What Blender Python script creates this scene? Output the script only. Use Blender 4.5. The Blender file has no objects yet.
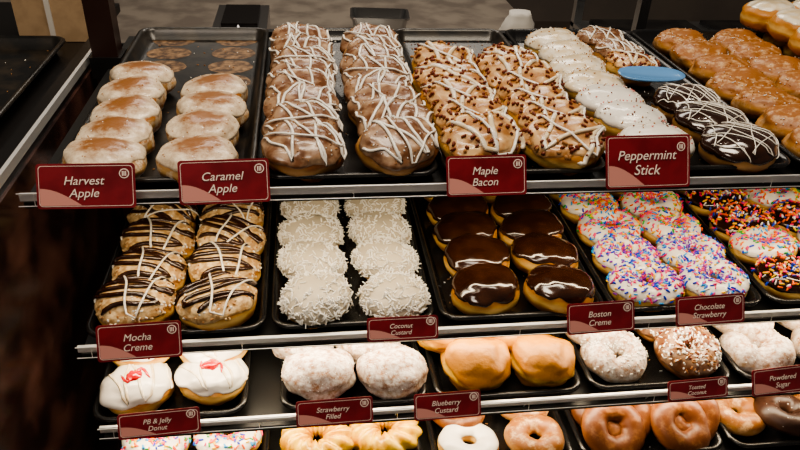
import bpy, math, random
from mathutils import Vector as V, Matrix, noise, Euler
random.seed(7)
C=1.75
sc=bpy.context.scene
COL=sc.collection
try: sc.view_settings.look='AgX - Medium High Contrast'
except Exception as e: print(e)
# ------------------------------------------------------------ camera
R=V((0.9912042,-0.1251842,0.0429308)).normalized();F=V((0.1286028,0.834561,-0.5356945)).normalized()
R=(R-F*R.dot(F)).normalized();U=R.cross(F)
cam=bpy.data.cameras.new('camera');co=bpy.data.objects.new('camera',cam);COL.objects.link(co)
m=Matrix((R,U,-F)).transposed().to_4x4();m.translation=V((0,0,C));co.matrix_world=m
cam.lens=36*700/800;cam.sensor_width=36;cam.clip_start=.01;sc.camera=co
# ------------------------------------------------------------ materials
def mat(name,col,rough=.5,metal=0,col2=None,nscale=60,ndetail=4,bump=0,bscale=200,coat=0,sub=0,emit=None,ramp=(.4,.6),spec=.5,stretch=None,trans=0):
    m=bpy.data.materials.new(name);m.use_nodes=True;nt=m.node_tree;b=nt.nodes['Principled BSDF']
    b.inputs['Base Color'].default_value=(*col,1);b.inputs['Roughness'].default_value=rough;b.inputs['Metallic'].default_value=metal
    b.inputs['Specular IOR Level'].default_value=spec
    b.inputs['Coat Weight'].default_value=coat;b.inputs['Coat Roughness'].default_value=.12
    tc=nt.nodes.new('ShaderNodeTexCoord');src=tc.outputs['Object']
    if stretch:
        mp=nt.nodes.new('ShaderNodeMapping');mp.inputs['Scale'].default_value=stretch;nt.links.new(src,mp.inputs[0]);src=mp.outputs[0]
    if col2:
        n=nt.nodes.new('ShaderNodeTexNoise');n.inputs['Scale'].default_value=nscale;n.inputs['Detail'].default_value=ndetail
        nt.links.new(src,n.inputs['Vector'])
        r=nt.nodes.new('ShaderNodeValToRGB');r.color_ramp.elements[0].position=ramp[0];r.color_ramp.elements[1].position=ramp[1]
        r.color_ramp.elements[0].color=(*col,1);r.color_ramp.elements[1].color=(*col2,1)
        nt.links.new(n.outputs['Fac'],r.inputs[0]);nt.links.new(r.outputs[0],b.inputs['Base Color'])
    if bump:
        n2=nt.nodes.new('ShaderNodeTexNoise');n2.inputs['Scale'].default_value=bscale;n2.inputs['Detail'].default_value=3
        nt.links.new(src,n2.inputs['Vector'])
        bp=nt.nodes.new('ShaderNodeBump');bp.inputs['Strength'].default_value=bump;bp.inputs['Distance'].default_value=.002
        nt.links.new(n2.outputs['Fac'],bp.inputs['Height']);nt.links.new(bp.outputs[0],b.inputs['Normal'])
    if emit:
        b.inputs['Emission Color'].default_value=(*emit[0],1);b.inputs['Emission Strength'].default_value=emit[1]
    return m
def dough(name,dark,light,band=.5,dust=None,dustamt=(.5,.62),dscale=70,bump=.25):
    m=mat(name,dark,.42,bump=bump,bscale=160);nt=m.node_tree;b=nt.nodes['Principled BSDF']
    tc=nt.nodes.new('ShaderNodeTexCoord');sx=nt.nodes.new('ShaderNodeSeparateXYZ');nt.links.new(tc.outputs['Object'],sx.inputs[0])
    n=nt.nodes.new('ShaderNodeTexNoise');n.inputs['Scale'].default_value=35;n.inputs['Detail'].default_value=5;nt.links.new(tc.outputs['Object'],n.inputs['Vector'])
    a=nt.nodes.new('ShaderNodeMath');a.operation='ABSOLUTE';nt.links.new(sx.outputs[2],a.inputs[0])
    mu=nt.nodes.new('ShaderNodeMath');mu.operation='MULTIPLY_ADD';mu.inputs[1].default_value=60;nt.links.new(a.outputs[0],mu.inputs[0]);nt.links.new(n.outputs['Fac'],mu.inputs[2])
    r=nt.nodes.new('ShaderNodeValToRGB');e=r.color_ramp.elements;e[0].position=band;e[1].position=band+.45
    e[0].color=(*light,1);e[1].color=(*dark,1);nt.links.new(mu.outputs[0],r.inputs[0]);out=r.outputs[0]
    if dust:
        n3=nt.nodes.new('ShaderNodeTexNoise');n3.inputs['Scale'].default_value=dscale;n3.inputs['Detail'].default_value=8;n3.inputs['Roughness'].default_value=.7
        nt.links.new(tc.outputs['Object'],n3.inputs['Vector'])
        r3=nt.nodes.new('ShaderNodeValToRGB');r3.color_ramp.elements[0].position=dustamt[0];r3.color_ramp.elements[1].position=dustamt[1]
        nt.links.new(n3.outputs['Fac'],r3.inputs[0])
        mx=nt.nodes.new('ShaderNodeMixRGB');mx.inputs[2].default_value=(*dust,1);nt.links.new(r3.outputs[0],mx.inputs[0]);nt.links.new(out,mx.inputs[1]);out=mx.outputs[0]
    nt.links.new(out,b.inputs['Base Color']);return m
def radial(name,inner,outer,r0,r1,rough=.5,bump=.2):
    m=mat(name,inner,rough,bump=bump,bscale=300,coat=.3);nt=m.node_tree;b=nt.nodes['Principled BSDF']
    tc=nt.nodes.new('ShaderNodeTexCoord');mp=nt.nodes.new('ShaderNodeMapping');mp.inputs['Scale'].default_value=(1,1,0);nt.links.new(tc.outputs['Object'],mp.inputs[0])
    ln=nt.nodes.new('ShaderNodeVectorMath');ln.operation='LENGTH';nt.links.new(mp.outputs[0],ln.inputs[0])
    n=nt.nodes.new('ShaderNodeTexNoise');n.inputs['Scale'].default_value=60;n.inputs['Detail'].default_value=9;n.inputs['Roughness'].default_value=.75;nt.links.new(tc.outputs['Object'],n.inputs['Vector'])
    ma=nt.nodes.new('ShaderNodeMath');ma.operation='MULTIPLY_ADD';ma.inputs[1].default_value=.09;nt.links.new(n.outputs['Fac'],ma.inputs[0]);nt.links.new(ln.outputs['Value'],ma.inputs[2])
    mr=nt.nodes.new('ShaderNodeMapRange');mr.inputs[1].default_value=r0+.045;mr.inputs[2].default_value=r1+.045;nt.links.new(ma.outputs[0],mr.inputs[0])
    mx=nt.nodes.new('ShaderNodeMixRGB');mx.inputs[1].default_value=(*inner,1);mx.inputs[2].default_value=(*outer,1);nt.links.new(mr.outputs[0],mx.inputs[0]);nt.links.new(mx.outputs[0],b.inputs['Base Color']);return m

M={}
M['dough']=dough('dough_golden',(.32,.12,.02),(.65,.4,.14))
M['dough_pow']=dough('dough_golden_sugared',(.36,.14,.03),(.66,.42,.16),dust=(.8,.68,.5),dustamt=(.48,.62))
M['dough_lt']=dough('dough_light_gold',(.44,.18,.02),(.78,.52,.16))
M['dough_gold']=dough('dough_plain_gold',(.44,.18,.008),(.82,.52,.08),band=.5,dust=(.3,.1,.008),dustamt=(.48,.72),dscale=22,bump=.5)
M['dough_dk']=dough('dough_dark',(.2,.07,.02),(.5,.27,.09))
M['sugar']=dough('dough_sugar_coated',(.34,.17,.08),(.55,.38,.22),dust=(.78,.73,.68),dustamt=(.38,.6),dscale=110,bump=.5)
M['cinn']=dough('dough_cinnamon',(.14,.042,.010),(.25,.085,.02),dust=(.3,.13,.045),dustamt=(.5,.7))
M['cinn_lt']=dough('dough_cinnamon_glazed',(.3,.11,.022),(.56,.28,.08),dust=(.68,.45,.24),dustamt=(.5,.68))
M['choc_cake']=dough('dough_chocolate',(.035,.014,.008),(.07,.03,.016))
M['apple']=radial('icing_apple_dusted',(.27,.11,.03),(.84,.72,.54),.018,.052,.42)
M['white']=mat('icing_white',(.8,.76,.69),.25,coat=.4,bump=.1,bscale=80)
M['coconut_base']=mat('icing_coconut_base',(.5,.44,.34),.5)
M['glaze']=mat('icing_cream_glaze',(.7,.56,.36),.24,col2=(.82,.75,.62),nscale=50,coat=.5)
M['choc']=mat('icing_chocolate',(.022,.007,.003),.14,coat=.7,col2=(.04,.014,.006),nscale=30,bump=.08,bscale=60)
M['choc_mid']=mat('icing_milk_chocolate',(.15,.06,.024),.3,col2=(.45,.3,.19),nscale=55,ndetail=8,ramp=(.42,.68),coat=.3,bump=.2,bscale=120)
M['maple']=mat('icing_maple',(.36,.16,.05),.3,col2=(.66,.42,.2),nscale=50,ndetail=6,coat=.4,bump=.15,bscale=100)
M['nut']=mat('icing_nut_tan',(.42,.24,.09),.6,col2=(.74,.55,.3),nscale=130,bump=.5,bscale=260)
M['cruller']=mat('cruller_glazed',(.62,.28,.008),.25,col2=(.85,.54,.05),nscale=60,coat=.5,bump=.15)
M['pinkice']=mat('icing_pink',(.8,.25,.22),.3,coat=.3)
M['coco']=mat('coconut_shred',(.86,.84,.79),.6)
M['crumb']=mat('crumb_tan',(.42,.2,.07),.8);M['bacon']=mat('bacon_bit',(.16,.03,.012),.5)
M['jelly']=mat('jelly_red',(.5,.01,.015),.1,coat=1)
M['tray']=mat('nonstick_tray',(.009,.009,.010),.22,col2=(.02,.019,.018),nscale=14,bump=.06,bscale=90)
M['tray_old']=mat('nonstick_tray_used',(.011,.011,.011),.3,col2=(.05,.038,.026),nscale=22,ndetail=8,ramp=(.45,.8),bump=.08,bscale=120)
M['residue']=mat('donut_residue',(.06,.03,.014),.6,col2=(.3,.18,.09),nscale=90,ramp=(.4,.7))
M['chrome']=mat('chrome_rail',(.9,.9,.9),.45,.75)
M['shelf']=mat('shelf_metal',(.05,.05,.05),.4,.7)
M['steel']=mat('stainless_steel',(.45,.45,.45),.3,1,bump=.05,bscale=20)
M['blackm']=mat('black_frame',(.008,.007,.007),.35)
M['wood']=mat('dark_stained_wood',(.022,.011,.010),.2,col2=(.15,.07,.055),nscale=12,ndetail=12,ramp=(.42,.74),bump=.15,bscale=60,coat=.6,stretch=(1,1,1.2))
M['post']=mat('dark_brown_post',(.03,.012,.008),.3)
M['label']=mat('label_red',(.15,.008,.013),.28,col2=(.22,.015,.022),nscale=20,coat=.3)
M['cream']=mat('label_cream_print',(.85,.74,.66),.5)
M['pinkp']=mat('label_pink_print',(.6,.27,.23),.4)
M['led']=mat('led_strip',(1,.95,.85),.5,emit=((1,.86,.66),6))
M['card']=mat('cardboard',(.42,.29,.17),.8,col2=(.5,.35,.21),nscale=30)
M['paper']=mat('white_paper',(.7,.67,.62),.7)
M['redp']=mat('red_cable',(.4,.03,.02),.4)
M['bluerefl']=mat('blue_reflection',(.12,.3,.6),.15,coat=.6)  # blue of the glass reflection, put into a surface colour
spr=[mat('sprinkle_'+n,c,.3) for n,c in (('pink',(.85,.03,.17)),('blue',(.005,.05,.62)),('yellow',(.9,.55,.0)),('orange',(.95,.14,.0)),('white',(.92,.9,.86)),('green',(.03,.42,.05)),('sky',(.02,.35,.8)),('purple',(.25,.03,.42)))]
# ------------------------------------------------------------ mesh builder
class MB:
    def __init__(s): s.v=[];s.f=[];s.mi=[];s.mats=[]
    def m(s,mt):
        if mt not in s.mats:s.mats.append(mt)
        return s.mats.index(mt)
    def add(s,vs,fs,mt):
        o=len(s.v);k=s.m(mt);s.v+=[tuple(v) for v in vs];s.f+=[tuple(i+o for i in f) for f in fs];s.mi+=[k]*len(fs)
    def grid(s,pts,mt,cu=True,cv=False):
        nu=len(pts);nv=len(pts[0]);vs=[p for r in pts for p in r];fs=[]
        for i in range(nu if cu else nu-1):
            for j in range(nv if cv else nv-1):
                a=i;b=(i+1)%nu;c=j;d=(j+1)%nv
                fs.append((a*nv+c,b*nv+c,b*nv+d,a*nv+d))
        s.add(vs,fs,mt)
    def box(s,x0,x1,y0,y1,z0,z1,mt):
        vs=[(x,y,z) for x in(x0,x1) for y in(y0,y1) for z in(z0,z1)]
        s.add(vs,[(0,1,3,2),(4,6,7,5),(0,4,5,1),(2,3,7,6),(0,2,6,4),(1,5,7,3)],mt)
    def tube(s,path,r,mt,n=6,flat=1):
        rings=[]
        for i,p in enumerate(path):
            p=V(p);a=V(path[max(0,i-1)]);b=V(path[min(len(path)-1,i+1)]);t=(b-a)
            if t.length<1e-9:t=V((1,0,0))
            t.normalize();sd=t.cross(V((0,0,1)))
            if sd.length<.05: sd=V((1,0,0))
            sd.normalize();up=sd.cross(t)
            rr=r*(.35 if i in(0,len(path)-1) else 1)
            rings.append([p+sd*math.cos(2*math.pi*k/n)*rr+up*math.sin(2*math.pi*k/n)*rr*flat for k in range(n)])
        s.grid(rings,mt,False,True)
        s.add(rings[0],[tuple(range(n))],mt);s.add(rings[-1],[tuple(range(n-1,-1,-1))],mt)
    def bit(s,p,d,L,r,mt,n=5,nrm=V((0,0,1))):
        d=V(d).normalized();sd=d.cross(nrm)
        if sd.length<.05: sd=V((1,0,0))
        sd.normalize();up=sd.cross(d)
        vs=[]
        for t,q in((-L/2,.6),(-L/2+r*.6,1),(L/2-r*.6,1),(L/2,.6)):
            for k in range(n):vs.append(V(p)+d*t+(sd*math.cos(2*math.pi*k/n)+up*math.sin(2*math.pi*k/n))*r*q)
        fs=[]
        for j in range(3):
            for k in range(n):fs.append((j*n+k,j*n+(k+1)%n,(j+1)*n+(k+1)%n,(j+1)*n+k))
        fs+= [tuple(range(n-1,-1,-1)),tuple(range(3*n,4*n))]
        s.add(vs,fs,mt)
    def mesh(s,name,smooth=True):
        me=bpy.data.meshes.new(name);me.from_pydata(s.v,[],s.f)
        for k in s.mats:me.materials.append(M[k] if isinstance(k,str) else k)
        me.polygons.foreach_set('material_index',s.mi)
        me.polygons.foreach_set('use_smooth',[smooth]*len(s.f));me.update()
        import bmesh
        bm=bmesh.new();bm.from_mesh(me);bmesh.ops.remove_doubles(bm,verts=bm.verts,dist=1e-6);bmesh.ops.recalc_face_normals(bm,faces=bm.faces);bm.to_mesh(me);bm.free()
        return me
def ob(name,me,loc=(0,0,0),rot=(0,0,0),parent=None,scale=(1,1,1)):
    o=bpy.data.objects.new(name,me);COL.objects.link(o);o.location=loc;o.rotation_euler=rot;o.scale=scale
    if parent:o.parent=parent
    return o
# ------------------------------------------------------------ donuts
RR=.049
class Filled:
    def __init__(s,R=RR,H=.023,seed=0,wob=.0025,pz=.85,crease=0):s.R=R;s.H=H;s.sd=seed;s.w=wob;s.pz=pz;s.M=0;s.cr=crease
    def p(s,th,ph,off=0):
        c=abs(math.cos(ph));sn=math.sin(ph)
        q=V((math.cos(th)*c,math.sin(th)*c,sn))
        w=s.w*(noise.noise(q*1.6+V((s.sd*3.1,0,s.sd)))*1.6+noise.noise(q*4+V((s.sd,5,0)))*.5)
        if s.cr:
            u=(ph-.12*math.sin(th*2+s.sd));w-=s.cr*math.exp(-(u/.13)**2)
        r=(s.R+off)*c**.72+w*c**.5;z=(s.H+off)*math.copysign(abs(sn)**s.pz,sn)+w*.8*sn
        return V((math.cos(th)*r,math.sin(th)*r,z))
    def top(s,x,y,off=0):
        th=math.atan2(y,x);r=math.hypot(x,y)/s.R
        if r>.985:r=.985
        ph=math.acos(min(1,r**(1/.72)))
        return s.p(th,ph,off)
    def body(s,mb,mt,nu=44,nv=26):
        mb.grid([[s.p(2*math.pi*i/nu,-math.pi/2+math.pi*j/nv) for j in range(nv+1)] for i in range(nu)],mt)
    def ice(s,mb,mt,edge=.15,wav=.2,th=.0022,nu=56,nv=14):
        g=[]
        for i in range(nu):
            t=2*math.pi*i/nu;e=edge+wav*noise.noise(V((math.cos(t)*1.7+s.sd,math.sin(t)*1.7,s.sd)))+wav*.35*noise.noise(V((math.cos(t)*5,math.sin(t)*5+s.sd,1)))
            row=[s.p(t,e-.04,-.001)]
            for j in range(nv+1):
                k=j/nv;row.append(s.p(t,e+(math.pi/2-e)*k,th*min(1,.55+k*5)))
            g.append(row)
        mb.grid(g,mt)
    def rnd(s,lo=.0):
        th=random.random()*2*math.pi;ph=math.asin(lo+(1-lo)*random.random());return th,ph
class Ring(Filled):
    def __init__(s,R=RR,m=.0185,mz=.0165,seed=0,wob=.0015,ridge=0):s.R=R;s.m=m;s.M=R-m;s.mz=mz;s.H=mz;s.sd=seed;s.w=wob;s.rg=ridge
    def p(s,th,ps,off=0):
        w=s.w*noise.noise(V((math.cos(th)*1.5+s.sd,math.sin(th)*1.5,math.sin(ps)*.6+s.sd)))*1.8
        k=0
        if s.rg:k=s.rg*abs(math.sin((th*12+ps*2.0)/2))-s.rg*.4
        r=s.M+(s.m+off+w+k)*math.cos(ps);z=(s.mz+off+w+k)*math.sin(ps)
        return V((math.cos(th)*r,math.sin(th)*r,z))
    def top(s,x,y,off=0):
        th=math.atan2(y,x);r=math.hypot(x,y);c=(r-s.M)/s.m
        if abs(c)>.98:return None
        return s.p(th,math.acos(c),off)
    def body(s,mb,mt,nu=48,nv=20):
        if s.rg:nu=120
        mb.grid([[s.p(2*math.pi*i/nu,2*math.pi*j/nv) for j in range(nv)] for i in range(nu)],mt,True,True)
    def ice(s,mb,mt,edge=.1,wav=.25,th=.002,nu=56,nv=18):
        g=[]
        for i in range(nu):
            t=2*math.pi*i/nu;e=edge+wav*noise.noise(V((math.cos(t)*1.8+s.sd,math.sin(t)*1.8,s.sd)));e2=math.pi-edge-wav*.5*noise.noise(V((math.cos(t)*1.8,math.sin(t)*1.8+s.sd,4)))
            row=[s.p(t,e-.06,-.001)]
            for j in range(nv+1):
                k=j/nv;row.append(s.p(t,e+(e2-e)*k,th*min(1,.5+min(k,1-k)*6)))
            row.append(s.p(t,e2+.06,-.001));g.append(row)
        mb.grid(g,mt)
    def rnd(s,lo=0):
        return random.random()*2*math.pi,.25+random.random()*(math.pi-.5)
def drizzle(mb,d,mt,n=6,r=.0017,ang=0,amp=.042,off=.0025,jit=.005):
    """continuous hand-drizzled zigzag with wavering width and turn points"""
    pts=[];ca,sa=math.cos(ang),math.sin(ang);ph=random.random()*9
    for i in range(n):
        x=-amp+2*amp*i/max(1,n-1)+random.uniform(-jit,jit)
        L=math.sqrt(max(.0001,d.R**2*.93-x*x))*random.uniform(.8,1.02);st=14
        for j in range(st+1):
            t=(-1+2*j/st)*(1 if i%2 else -1)
            y=L*t;xx=x+(amp/max(1,n-1))*(j/st)*1.6+.0022*math.sin(t*3+ph+i*2.3)
            X=xx*ca-y*sa;Y=xx*sa+y*ca;q=d.top(X,Y,off)
            if q is None:
                if len(pts)>2:mb.tube(pts,r,mt,6,.7)
                pts=[]
            else:pts.append(q)
    if len(pts)>2:mb.tube(pts,r*random.uniform(.9,1.1),mt,6,.7)
def scatter(mb,d,mts,n,L,r,off=.002,lo=.1,up=.25):
    for i in range(n):
        th,ph=d.rnd(lo);p=d.p(th,ph,off);nr=(d.p(th,ph,off+.004)-p).normalized()
        a=V((random.uniform(-1,1),random.uniform(-1,1),random.uniform(-1,1)));a=(a-nr*a.dot(nr)*(1-up)).normalized()
        mb.bit(p,a,L*random.uniform(.7,1.2),r*random.uniform(.8,1.2),random.choice(mts),5,nr)
def mk(kind,seed):
    random.seed(seed*131+len(kind)*7)
    mb=MB()
    if kind=='apple_icing_donut':
        d=Filled(.049,.024,seed,.003);d.body(mb,'dough_pow');d.ice(mb,'apple',.3,.25,.001)
        scatter(mb,d,['crumb','coco'],16,.002,.0009,.001,.5)
    elif kind=='churro_drizzled_donut':
        d=Filled(.048,.024,seed,.004);d.body(mb,'dough_dk');d.ice(mb,'choc_mid',.25,.3,.0015);drizzle(mb,d,'white',6,.002,random.uniform(-.25,.25),.04);drizzle(mb,d,'white',2,.0015,random.uniform(-.9,.9),.02,.004)
        scatter(mb,d,['coco','crumb'],60,.002,.0008,.002,.5)
    elif kind=='maple_bacon_donut':
        d=Filled(.048,.024,seed,.005);d.body(mb,'dough_lt');d.ice(mb,'maple',.35,.35,.0015)
        drizzle(mb,d,'glaze',3,.0035,random.uniform(-.6,.6),.026);drizzle(mb,d,'white',2,.002,random.uniform(-.6,.6),.02,.004);scatter(mb,d,['bacon','crumb','bacon'],80,.006,.002,.003,.4)
    elif kind=='peppermint_iced_donut':
        d=Filled(.05,.024,seed);d.body(mb,'dough_lt');d.ice(mb,'white',.15,.3,.002)
        scatter(mb,d,['pinkice','bacon','coco','crumb'],60,.0025,.001,.003,.4)
    elif kind=='cream_glazed_donut':
        d=Filled(.049,.023,seed);d.body(mb,'dough_lt');d.ice(mb,'glaze',.2,.3,.002);scatter(mb,d,['coco','crumb'],60,.003,.001,.003,.4)
    elif kind=='chocolate_drizzled_donut':
        d=Filled(.05,.023,seed);d.body(mb,'dough_dk');d.ice(mb,'choc',.1,.25,.002);drizzle(mb,d,'white',9,.0010,.5+random.uniform(-.3,.3),.042,.003);drizzle(mb,d,'white',5,.0008,-.6,.042,.0035)
    elif kind=='cinnamon_glazed_donut':
        d=Filled(.05,.021,seed,.004);d.body(mb,'cinn_lt');scatter(mb,d,['crumb','coco'],40,.002,.0008,.001,.3)
    elif kind=='bread_roll':
        d=Filled(.05,.026,seed,.003);d.body(mb,'dough_lt');d.ice(mb,'glaze',.7,.25,.001)
    elif kind=='mocha_creme_donut':
        d=Filled(.05,.026,seed,.003);d.body(mb,'dough_lt');d.ice(mb,'nut',.15,.25,.002);scatter(mb,d,['crumb','nut','coco'],130,.0035,.0013,.002,.15)
        drizzle(mb,d,'choc',6,.0042,1.45+random.uniform(-.25,.25),.036,.003,.006);drizzle(mb,d,'white',2,.0015,random.uniform(-.5,.5),.014,.006)
    elif kind=='coconut_donut':
        d=Filled(.047,.026,seed);d.body(mb,'dough_lt');d.ice(mb,'coconut_base',-.05,.3,.0025);scatter(mb,d,['coco'],430,.010,.0009,.0035,-.05,.8)
    elif kind=='boston_creme_donut':
        d=Filled(.05,.026,seed);d.body(mb,'dough_lt');d.ice(mb,'choc',.28,.35,.002)
    elif kind in('sprinkled_ring_donut','blue_sprinkled_ring_donut','chocolate_sprinkled_ring_donut'):
        d=Ring(.05,.0190,.018,seed);d.body(mb,'dough_lt')
        ch=kind[0]=='c';d.ice(mb,'choc' if ch else 'white',.25,.35,.002)
        ms=[spr[3],spr[0],spr[2],spr[4],spr[3],spr[1]] if ch else ([spr[1],spr[6],spr[0],spr[1],spr[4],spr[2],spr[7],spr[0]] if kind[0]=='b' else [spr[0],spr[1],spr[2],spr[3],spr[5],spr[6],spr[0],spr[3]])
        scatter(mb,d,ms,340 if kind[0]=='b' else 280,.0068,.0014,.0032,.1,.2)
    elif kind=='jelly_donut':
        d=Filled(.053,.022,seed,.004);d.body(mb,'dough_lt');d.ice(mb,'white',.25,.3,.002);drizzle(mb,d,'glaze',5,.0022,random.random(),.035,.002)
        s2=Filled(.012,.006,seed);k=MB();s2.body(k,'jelly',20,10);mb.add([V(v)+V((0,0,.025)) for v in k.v],k.f,'jelly')
        mb.tube([d.top(x/1000.,.012*math.sin(x*.2),.003) for x in range(-20,21,4)],.0024,'jelly')
    elif kind=='sugared_filled_donut':
        d=Filled(.051,.028,seed,.004,crease=.003);d.body(mb,'sugar');scatter(mb,d,['coco'],90,.002,.0009,0,.0)
    elif kind=='plain_filled_donut':
        d=Filled(.05,.028,seed,.005,crease=.004);d.body(mb,'dough_gold')
    elif kind=='glazed_coconut_ring_donut':
        d=Ring(.051,.0205,.02,seed,.003);d.body(mb,'sugar');scatter(mb,d,['coco'],200,.004,.001,.001)
    elif kind=='toasted_crumb_ring_donut':
        d=Ring(.051,.0205,.02,seed,.003);d.body(mb,'dough_dk');d.ice(mb,'choc_mid',-.1,.3,.002);scatter(mb,d,['crumb','coco','coco','bacon'],420,.006,.0012,.003)
    elif kind=='powdered_ring_donut':
        d=Ring(.05,.0215,.02,seed,.004);d.body(mb,'sugar');scatter(mb,d,['coco'],80,.002,.0008,0)
    elif kind=='cruller':
        d=Ring(.05,.019,.018,seed,.001,.007);d.body(mb,'cruller')
    elif kind=='cinnamon_ring_donut':
        d=Ring(.048,.0185,.015,seed);d.body(mb,'cinn')
    elif kind=='cake_ring_donut':
        d=Ring(.048,.019,.016,seed,.002);d.body(mb,'cinn_lt')
    elif kind=='chocolate_ring_donut':
        d=Ring(.048,.019,.016,seed,.002);d.body(mb,'choc_cake');scatter(mb,d,['coco'],20,.001,.0005,.0)
    elif kind=='iced_ring_donut':
        d=Ring(.049,.019,.016,seed);d.body(mb,'dough_lt');d.ice(mb,'white',.4,.3,.002)
    return mb.mesh(kind),d.H
cache={}
def put(kind,x,y,z,rx=0,ry=0,sy=.9,s=1,lift=0,rz=None):
    key=(kind,random.randrange(4))
    st=random.getstate()
    if key not in cache:cache[key]=mk(*key)
    random.setstate(st);random.random()
    me,H=cache[key]
    rx=math.radians(rx+random.uniform(-6,6));ry=math.radians(ry+random.uniform(-5,5))
    zz=z+H*s*.97+lift+abs(math.sin(rx))*.035
    ob(kind,me,(x+random.uniform(-.004,.004),y+random.uniform(-.005,.005),zz),(rx,ry,random.uniform(-.5,.5) if rz is None else rz),scale=(s*random.uniform(.96,1.03),s*sy,s))
def cols(kind,xs,y0,dy,n,z,**k):
    for x in xs:
        for i in range(n):put(kind if isinstance(kind,str) else random.choice(kind),x,y0+dy*i,z,**k)
# ------------------------------------------------------------ trays
def rrect(w,l,ins,z,r=.03,n=6):
    r=max(.004,r-ins);w=w/2-ins;l=l/2-ins;o=[]
    for cx,cy,a0 in((w-r,l-r,0),(-w+r,l-r,90),(-w+r,-l+r,180),(w-r,-l+r,270)):
        for i in range(n+1):
            a=math.radians(a0+90*i/n);o.append(V((cx+r*math.cos(a),cy+r*math.sin(a),z)))
    return o
def tray(x0,x1,y0,y1,z,mt='tray',marks=None,crumbs=('crumb','coco'),nc=50):
    w=x1-x0-.006;l=y1-y0;mb=MB()
    rg=[rrect(w,l,i,h) for i,h in((.02,0),(.011,.018),(.003,.0185),(0,.021),(.0008,.0245),(.004,.026),(.0085,.0245),(.011,.021),(.019,.0045),(.023,.003))]
    n=len(rg[0]);mb.grid(rg,mt,False,True);mb.add(rg[0],[tuple(range(n))],mt);mb.add(rg[-1],[tuple(range(n))],mt)
    me=mb.mesh('baking_tray');o=ob('baking_tray',me,((x0+x1)/2,(y0+y1)/2,z))
    if marks:
        mm=MB()
        for(mx,my)in marks:
            c=V((mx-(x0+x1)/2,my-(y0+y1)/2,.0034));pts=[]
            for j in range(28):
                a=2*math.pi*j/28;rr=.042*(1+.08*noise.noise(V((math.cos(a)*2+mx*9,math.sin(a)*2,my*7))))
                pts.append(c+V((math.cos(a)*rr,math.sin(a)*rr*.85,0)))
            mm.add(pts,[tuple(range(28))],'residue')
        ob('residue_marks',mm.mesh('residue_marks',False),parent=o)
    if nc:
        mm=MB()
        for i in range(nc):
            mm.bit((random.uniform(-w/2+.025,w/2-.025),random.uniform(-l/2+.025,l/2-.025),.004),(random.uniform(-1,1),random.uniform(-1,1),0),random.uniform(.001,.005),.0008,random.choice(crumbs))
        ob('crumbs',mm.mesh('crumbs'),parent=o)
    return o
Z1,Z2,Z3,Z4=C-.473,C-.687,C-.808,C-.922
Y1,Y2,Y3,Y4=.825,.772,.730,.69
L=.655
B1=[-.332,-.066,.184,.428,.715,.99]
mk1=[(-.262+(.125*a),1.225+.078*b) for a in range(2) for b in range(4) if (a,b)!=(0,0)]
tray(B1[0],B1[1],Y1,Y1+L,Z1,'tray_old',mk1)
tray(B1[1],B1[2],Y1,Y1+L,Z1,'tray',None,('coco','crumb'),80)
tray(B1[2],B1[3],Y1,Y1+L,Z1,'tray_old',None,('bacon','crumb','crumb'),520)
tray(B1[3],B1[4],Y1,Y1+L,Z1,'tray',None,('coco','crumb'),120)
tray(B1[4],B1[5],Y1,Y1+L,Z1)
tray(B1[5],B1[5]+.27,Y1,Y1+L,Z1)
tray(-.75,-.45,.86,1.42,Z1,'tray_old',None)
f=Z1+.003
cols('apple_icing_donut',[-.268],.868,.073,5,f,sy=.88,s=1.08)
cols('apple_icing_donut',[-.142],.868,.077,4,f,sy=.88,s=1.1)
cols('churro_drizzled_donut',[-.003,.124],.876,.061,8,f,rx=18,sy=.84,s=1.18)
cols('maple_bacon_donut',[.244,.366],.88,.059,6,f,rx=18,sy=.84,s=1.22)
for i in range(7):
    k='peppermint_iced_donut' if i<3 else 'cream_glazed_donut'
    put(k,.506-.001*i,.875+.08*i,f,sy=.9,s=1.14)
    if i<3:put('chocolate_drizzled_donut',.637,.872+.082*i,f,s=1.14)
    elif i>3:put('maple_bacon_donut' if i==4 else 'churro_drizzled_donut',.615,.875+.083*i,f,s=1.05)
cols('cinnamon_glazed_donut',[.79,.915],.875,.082,7,f,sy=.93,s=1.16)
cols('bread_roll',[1.05,1.16],.87,.085,7,f,sy=.95,s=1.15)
cols('bread_roll',[1.0,1.105,1.2],1.05,.088,5,f+.048,sy=.95,s=1.12)
# shelf 2
B2=[-.318,-.062,.184,.45,.71,.975]
for i in range(5):tray(B2[i],B2[i+1],Y2,Y2+L,Z2,nc=90)
f=Z2+.003
cols('mocha_creme_donut',[-.247,-.131],.822,.078,6,f,sy=.88,s=1.12)
cols('coconut_donut',[.004,.122],.822,.087,6,f,sy=.9,s=1.05)
cols('boston_creme_donut',[.265,.384],.823,.079,6,f,sy=.86,s=1.12)
for i in range(6):
    for x in(.525,.645):put('blue_sprinkled_ring_donut' if i<2 else 'sprinkled_ring_donut',x,.828+.082*i,f,sy=.88,s=1.14)
cols(['chocolate_sprinkled_ring_donut','chocolate_sprinkled_ring_donut','sprinkled_ring_donut'],[.785,.905],.835,.083,6,f,sy=.88,s=1.14)
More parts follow.
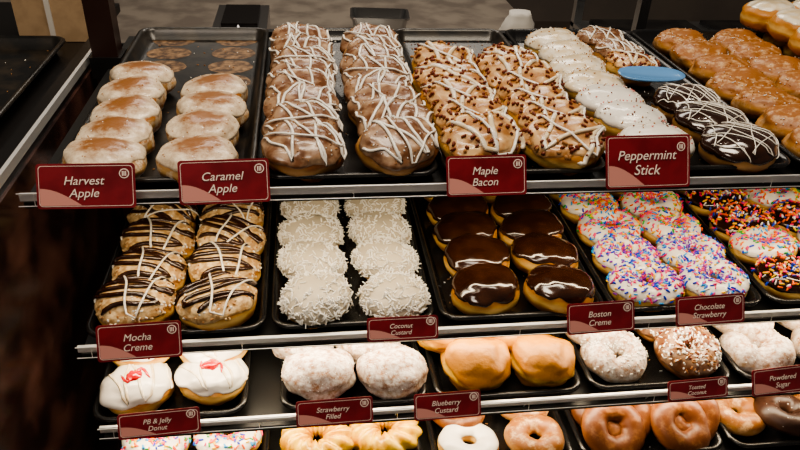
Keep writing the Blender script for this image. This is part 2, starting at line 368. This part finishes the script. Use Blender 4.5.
# shelf 3
for a,b in((-.322,-.095),(-.055,.175),(.178,.42),(.424,.672),(.676,.93)):tray(a,b,Y3,Y3+L,Z3)
f=Z3+.003
def two(kind,xs,y0,z,s=1.06,off=.018,**k):
    for x in xs:
        put(kind,x,y0,z,s=s,**k);put(kind,x-off,y0+.066,z,s=s,lift=.016,**k);put(kind,x,y0+.155,z,s=s,lift=.005,**k);put(kind,x,y0+.25,z,s=s,**k)
two('jelly_donut',[-.262,-.155],.795,f,1.02,0,sy=.88)
two('sugared_filled_donut',[.010,.119],.790,f,1.1,.03,sy=.88)
two('plain_filled_donut',[.250,.358],.790,f,1.1,.035,rx=8,sy=.88)
two('glazed_coconut_ring_donut',[.493],.795,f,1.1,.02,rx=8,sy=.9)
two('toasted_crumb_ring_donut',[.608],.795,f,1.1,.02,rx=8,sy=.9)
two('powdered_ring_donut',[.742,.865],.795,f,1.15,0,rx=5,sy=.9)
# shelf 4
for a,b in((-.31,-.07),(-.055,.17),(.178,.415),(.42,.672),(.676,.93)):tray(a,b,Y4,Y4+L,Z4)
f=Z4+.003
cols('sprinkled_ring_donut',[-.245,-.135],.785,.08,3,f,sy=.9,s=1.08,lift=.005)
cols('cruller',[.003,.113],.77,.075,3,f,sy=.9,s=1.1,rx=6,lift=.006)
cols('iced_ring_donut',[.243],.742,.085,1,f,sy=.9,lift=.004);cols('cinnamon_ring_donut',[.240],.80,.075,3,f,sy=.9,lift=.014)
cols('cake_ring_donut',[.352],.742,.066,4,f,sy=.9,s=1.03,lift=.010)
for x in(.482,.602):
    for i in range(10):put('cinnamon_ring_donut',x+.022*(i%2),.735+.025*i,f,rx=36,sy=1,s=1.12)
cols('cake_ring_donut',[.728],.77,.075,3,f,s=1.1);cols('chocolate_ring_donut',[.80],.745,.085,3,f,s=1.1,lift=.012);cols('cake_ring_donut',[.885],.76,.08,3,f,s=1.1)
# ------------------------------------------------------------ shelves & case
def shelf(z,yf,x0,x1,ry,rz):
    mb=MB();mb.box(x0,x1,yf-.005,yf+L+.02,z-.010,z-.001,'shelf')
    mb.box(x0,x1,ry,ry+.004,rz-.011,rz-.001,'chrome')
    mb.tube([(x0,ry-.006,rz+.003),(x1,ry-.006,rz+.003)],.0022,'chrome',8)
    mb.tube([(x0,ry-.008,rz-.014),(x1,ry-.008,rz-.014)],.0018,'chrome',8)
    x=x0+.02
    while x<x1:
        mb.tube([(x,ry-.006,rz+.003),(x,ry-.008,rz-.014)],.0014,'chrome',6)
        mb.tube([(x,ry+.003,rz-.009),(x,yf+.003,z-.008)],.0022,'chrome',6);x+=.2
    o=ob('display_shelf',mb.mesh('display_shelf',False))
    mb=MB();mb.box(x0+.03,x1-.03,yf+.02,yf+.035,z-.015,z-.0105,'led')
    ob('led_strip',mb.mesh('led_strip',False),parent=o)
for z,y,x0,ry,rz in((Z1,Y1,-.36,.812,C-.457),(Z2,Y2,-.318,.759,C-.667),(Z3,Y3,-.30,.717,C-.781),(Z4,Y4,-.30,.68,C-.91)):shelf(z,y,x0,1.35,ry,rz)
def simple(name,fn,smooth=False,**k):
    mb=MB();fn(mb);return ob(name,mb.mesh(name,smooth),**k)
simple('wall_left',lambda b:b.box(-.42,-.395,.3,1.56,0,Z1-.01,'wood'))
def fr(b):
    b.box(-.425,-.4,.7,1.56,Z1-.01,Z1+.012,'blackm');b.box(-.405,-.399,.7,1.5,Z1+.0,Z1+.014,'chrome')
simple('side_frame_rail',fr)
simple('neighbour_display_shelf',lambda b:b.box(-1.3,-.43,.75,1.75,Z1-.02,Z1-.001,'blackm'))
def post(b):
    b.box(-.385,-.34,1.31,1.35,0,2.6,'post');b.box(-.39,-.334,1.304,1.356,Z1-.02,Z1+.02,'blackm')
simple('case_post',post)
simple('case_back_rail',lambda b:(b.box(-.3,1.35,1.49,1.51,Z1-.03,Z1+.012,'blackm'),b.box(-.3,1.35,1.51,1.52,Z1-.03,Z1+.006,'chrome')))
simple('wall_case_back',lambda b:b.box(-.39,1.4,1.535,1.545,0,Z1-.03,'blackm'))
def refl_oval(b):  # reflection on the case glass, modelled as a thin solid blue oval
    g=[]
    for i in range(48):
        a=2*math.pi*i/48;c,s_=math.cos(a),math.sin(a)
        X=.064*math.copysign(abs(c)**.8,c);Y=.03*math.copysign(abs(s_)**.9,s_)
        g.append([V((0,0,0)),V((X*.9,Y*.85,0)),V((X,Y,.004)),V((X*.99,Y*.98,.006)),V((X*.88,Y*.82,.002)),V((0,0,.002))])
    b.grid(g,'bluerefl')
simple('blue_reflection_oval',refl_oval,True,loc=(.60,1.105,Z1+.056),rot=(math.radians(4),math.radians(3),.12))
# ------------------------------------------------------------ kitchen behind
M['tile']=mat('floor_tile',(.13,.1,.08),.4,col2=(.18,.14,.115),nscale=3)
M['wallm']=mat('wall_paint',(.2,.17,.15),.7,col2=(.24,.2,.17),nscale=2)
M['lam']=mat('counter_laminate',(.17,.145,.125),.4,col2=(.26,.225,.19),nscale=8)
simple('floor',lambda b:b.box(-4,5,-2,6,-.05,0,'tile'))
simple('wall_back',lambda b:b.box(-4,5,6,6.1,0,3.2,'wallm'))
def ctr(b):
    b.box(-1.5,.95,2.2,3.5,.86,.9,'lam');b.box(-1.45,.9,2.25,3.45,.0,.86,'steel')
simple('work_counter',ctr)
def machine(b):
    b.box(-.3,-.12,2.35,2.65,.9,1.03,'steel');b.box(-.27,-.15,2.37,2.6,1.03,1.045,'blackm')
    b.tube([(-.21,2.3,.93),(-.21,2.3,1.03),(-.21,2.33,1.05)],.012,'steel',10)
    for k in range(5):
        b.tube([(-.30+.035*k+.03*math.cos(a*.6),2.28,.95+.05*math.sin(a*.6)) for a in range(11)],.007,'redp',8)
simple('donut_filling_machine',machine)
def tub(b,w=.16,d=.12,h=.07,m1='paper',m2='steel'):
    rs=[rrect(w*s_,d*s_,0,z,.02,4) for s_,z in((.85,0),(1,h),(1.05,h),(1.05,h+.006),(.97,h+.006),(.84,.004))]
    b.grid(rs,m1,False,True);b.add(rs[0],[tuple(range(len(rs[0])))],m1);b.add(rs[-1],[tuple(range(len(rs[0])))],m2)
for x,y,w,m1,m2 in((-.42,2.45,.16,'steel','paper'),(.0,2.4,.14,'redp','paper'),(.3,2.75,.22,'steel','lam'),(.56,2.45,.2,'post','blackm')):
    simple('food_tub',lambda b:tub(b,w,.14,.07,m1,m2),loc=(x,y,.9),rot=(0,0,random.uniform(-.3,.3)))
simple('paper_sheet',lambda b:b.box(.1,.36,2.35,2.6,.9,.902,'paper'),rot=(0,0,.02))
def rk(b):
    for x in(1.0,2.3):
        for y in(2.0,2.5):b.box(x,x+.03,y,y+.03,0,1.3,'steel')
    for z in(.3,.6,.85,1.0):b.box(1.0,2.33,2.0,2.53,z,z+.015,'steel');
    for z in(.3,.6,.85,1.0):
        for x in(1.06,1.5,1.92):b.box(x,x+.38,2.02,2.5,z+.015,z+.03,'tray')
simple('bakery_tray_rack',rk)
def boxx(b):
    b.box(-.56,-.43,1.46,1.64,Z1,Z1+.12,'card');b.box(-.565,-.425,1.455,1.5,Z1+.115,Z1+.125,'card');b.box(-.5,-.49,1.457,1.461,Z1,Z1+.12,'paper')
simple('cardboard_box',boxx)
def bag(b):
    g=[]
    for i in range(24):
        a=2*math.pi*i/24;row=[V((.82,2.6,.9))]
        for j in range(9):
            k=j/8;r=(.09*(1-k*.55))*(1+.18*noise.noise(V((math.cos(a)*2,math.sin(a)*2,k*4))))
            row.append(V((.82+math.cos(a)*r,2.6+math.sin(a)*r*.7,.9+.13*k)))
        row.append(V((.82,2.6,1.01)));g.append(row)
    b.grid(g,'paper')
simple('paper_bag',bag,True)
# ------------------------------------------------------------ labels
def label(x,yc,zc,l1,l2,w=.128,h=.058,rz=0,tilt=62):
    mb=MB()
    rs=[rrect(w,h,0,-.001,.004,3),rrect(w,h,0,.0006,.004,3)]
    mb.grid(rs,'label',False,True);N=len(rs[0]);mb.add(rs[0],[tuple(range(N))],'label');mb.add(rs[1],[tuple(range(N))],'label')
    o=ob('donut_label_card',mb.mesh('donut_label_card',False),(x,yc,zc),(math.radians(tilt),0,math.radians(rz)))
    mb=MB();a=rrect(w,h,.0028,.0009,.004,3);b=rrect(w,h,.0034,.0009,.004,3)
    mb.grid([a,b],'cream',False,True)
    c=V((w*.39,h*.27,.001));rr=.0062
    mb.add([c+V((math.cos(t*.393)*rr,math.sin(t*.393)*rr,0)) for t in range(16)],[tuple(range(16))],'cream')
    ob('label_border',mb.mesh('label_border',False),parent=o)
    mb=MB();mb.add([c+V((math.cos(t*.393)*rr*.8,math.sin(t*.393)*rr*.8,.0002)) for t in range(16)],[tuple(range(16))],'label')
    for q in(-.002,.0,.002):mb.add([c+V((q-.0006,-.003,.0004)),c+V((q+.0006,-.003,.0004)),c+V((q+.0006,.003,.0004)),c+V((q-.0006,.003,.0004))],[(0,1,2,3)],'cream')
    ob('label_logo',mb.mesh('label_logo',False),parent=o)
    mb=MB();pts=[V((-w/2+.004,-h/2+.004,.0012))]
    for t in range(14):
        k=t/13;pts.append(V((-w/2+.004+k*w*.42,-h/2+.004+h*.38*math.sin(math.pi*(.5+k*.5)),.0012)))
    mb.add(pts,[tuple(range(len(pts)))],'pinkp');ob('label_donut_print',mb.mesh('p',False),parent=o)
    for s,yy in((l1,.0065),(l2,-.0095)):
        cu=bpy.data.curves.new('label_text','FONT');cu.body=s;cu.size=min(h*.27,w*.74/(len(s)*.5));cu.shear=.25;cu.align_x='CENTER';cu.align_y='CENTER';cu.extrude=.0001
        cu.materials.append(M['cream'])
        ob('label_text',cu,(-.003,yy*h/.058,.0016),parent=o)
y=.801;z=C-.442
label(-.273,y,z,'Harvest','Apple',.118,.056,-1);label(-.105,y,z+.002,'Caramel','Apple',.113,.056,2);label(.237,y,z+.002,'Maple','Bacon',.11,.054,1);label(.461,y,z+.018,'Peppermint','Stick',.122,.072,1)
y=.749;z=C-.653
label(-.232,y,z-.001,'Mocha','Creme',.11,.05,2);label(.127,y,z-.002,'Coconut','Custard',.102,.034);label(.421,y,z,'Boston','Creme',.105,.046,2);label(.592,y,z+.004,'Chocolate','Strawberry',.112,.044,2)
y=.706;z=C-.768
label(-.215,y,z-.0,'PB & Jelly','Donut',.11,.036,3);label(.028,y,z,'Strawberry','Filled',.11,.038,1);label(.193,y,z-.002,'Blueberry','Custard',.1,.04,1);label(.585,y,z-.002,'Toasted','Coconut',.1,.032,2);label(.725,y,z+.006,'Powdered','Sugar',.11,.042,4)
# ------------------------------------------------------------ lights
def area(name,loc,rot,sx,sy,e,col):
    l=bpy.data.lights.new(name,'AREA');l.shape='RECTANGLE';l.size=sx;l.size_y=sy;l.energy=e;l.color=col
    o=bpy.data.objects.new(name,l);COL.objects.link(o);o.location=loc;o.rotation_euler=rot;return o
for n,(z,yy,e) in enumerate(((Z1,Y1,2.7),(Z2,Y2,2.7),(Z3,Y3,2.3))):
    area('under_shelf_led',(.5,yy+.027,z-.019),(math.radians(6),0,0),1.6,.016,e,(1,.8,.54))
area('ceiling_light',(.3,.9,2.95),(0,0,0),1.2,.3,25,(1,.86,.68))
area('ceiling_light',(.4,3.2,2.95),(math.radians(-15),0,0),2,.6,30,(1,.9,.78))
area('ceiling_light',(-.6,-.2,2.9),(math.radians(30),0,0),.6,.6,14,(1,.85,.7))
for x in(-.2,.35,.9):  # small unseen point lights, added for specular glints on the icing
    l=bpy.data.lights.new('glint_light','POINT');l.energy=5;l.shadow_soft_size=.03;l.color=(1,.88,.72)
    o=bpy.data.objects.new('glint_light',l);COL.objects.link(o);o.location=(x,1.45,2.75)
w=bpy.data.worlds.new('world');sc.world=w;w.use_nodes=True;w.node_tree.nodes['Background'].inputs[0].default_value=(.5,.46,.41,1);w.node_tree.nodes['Background'].inputs[1].default_value=.18
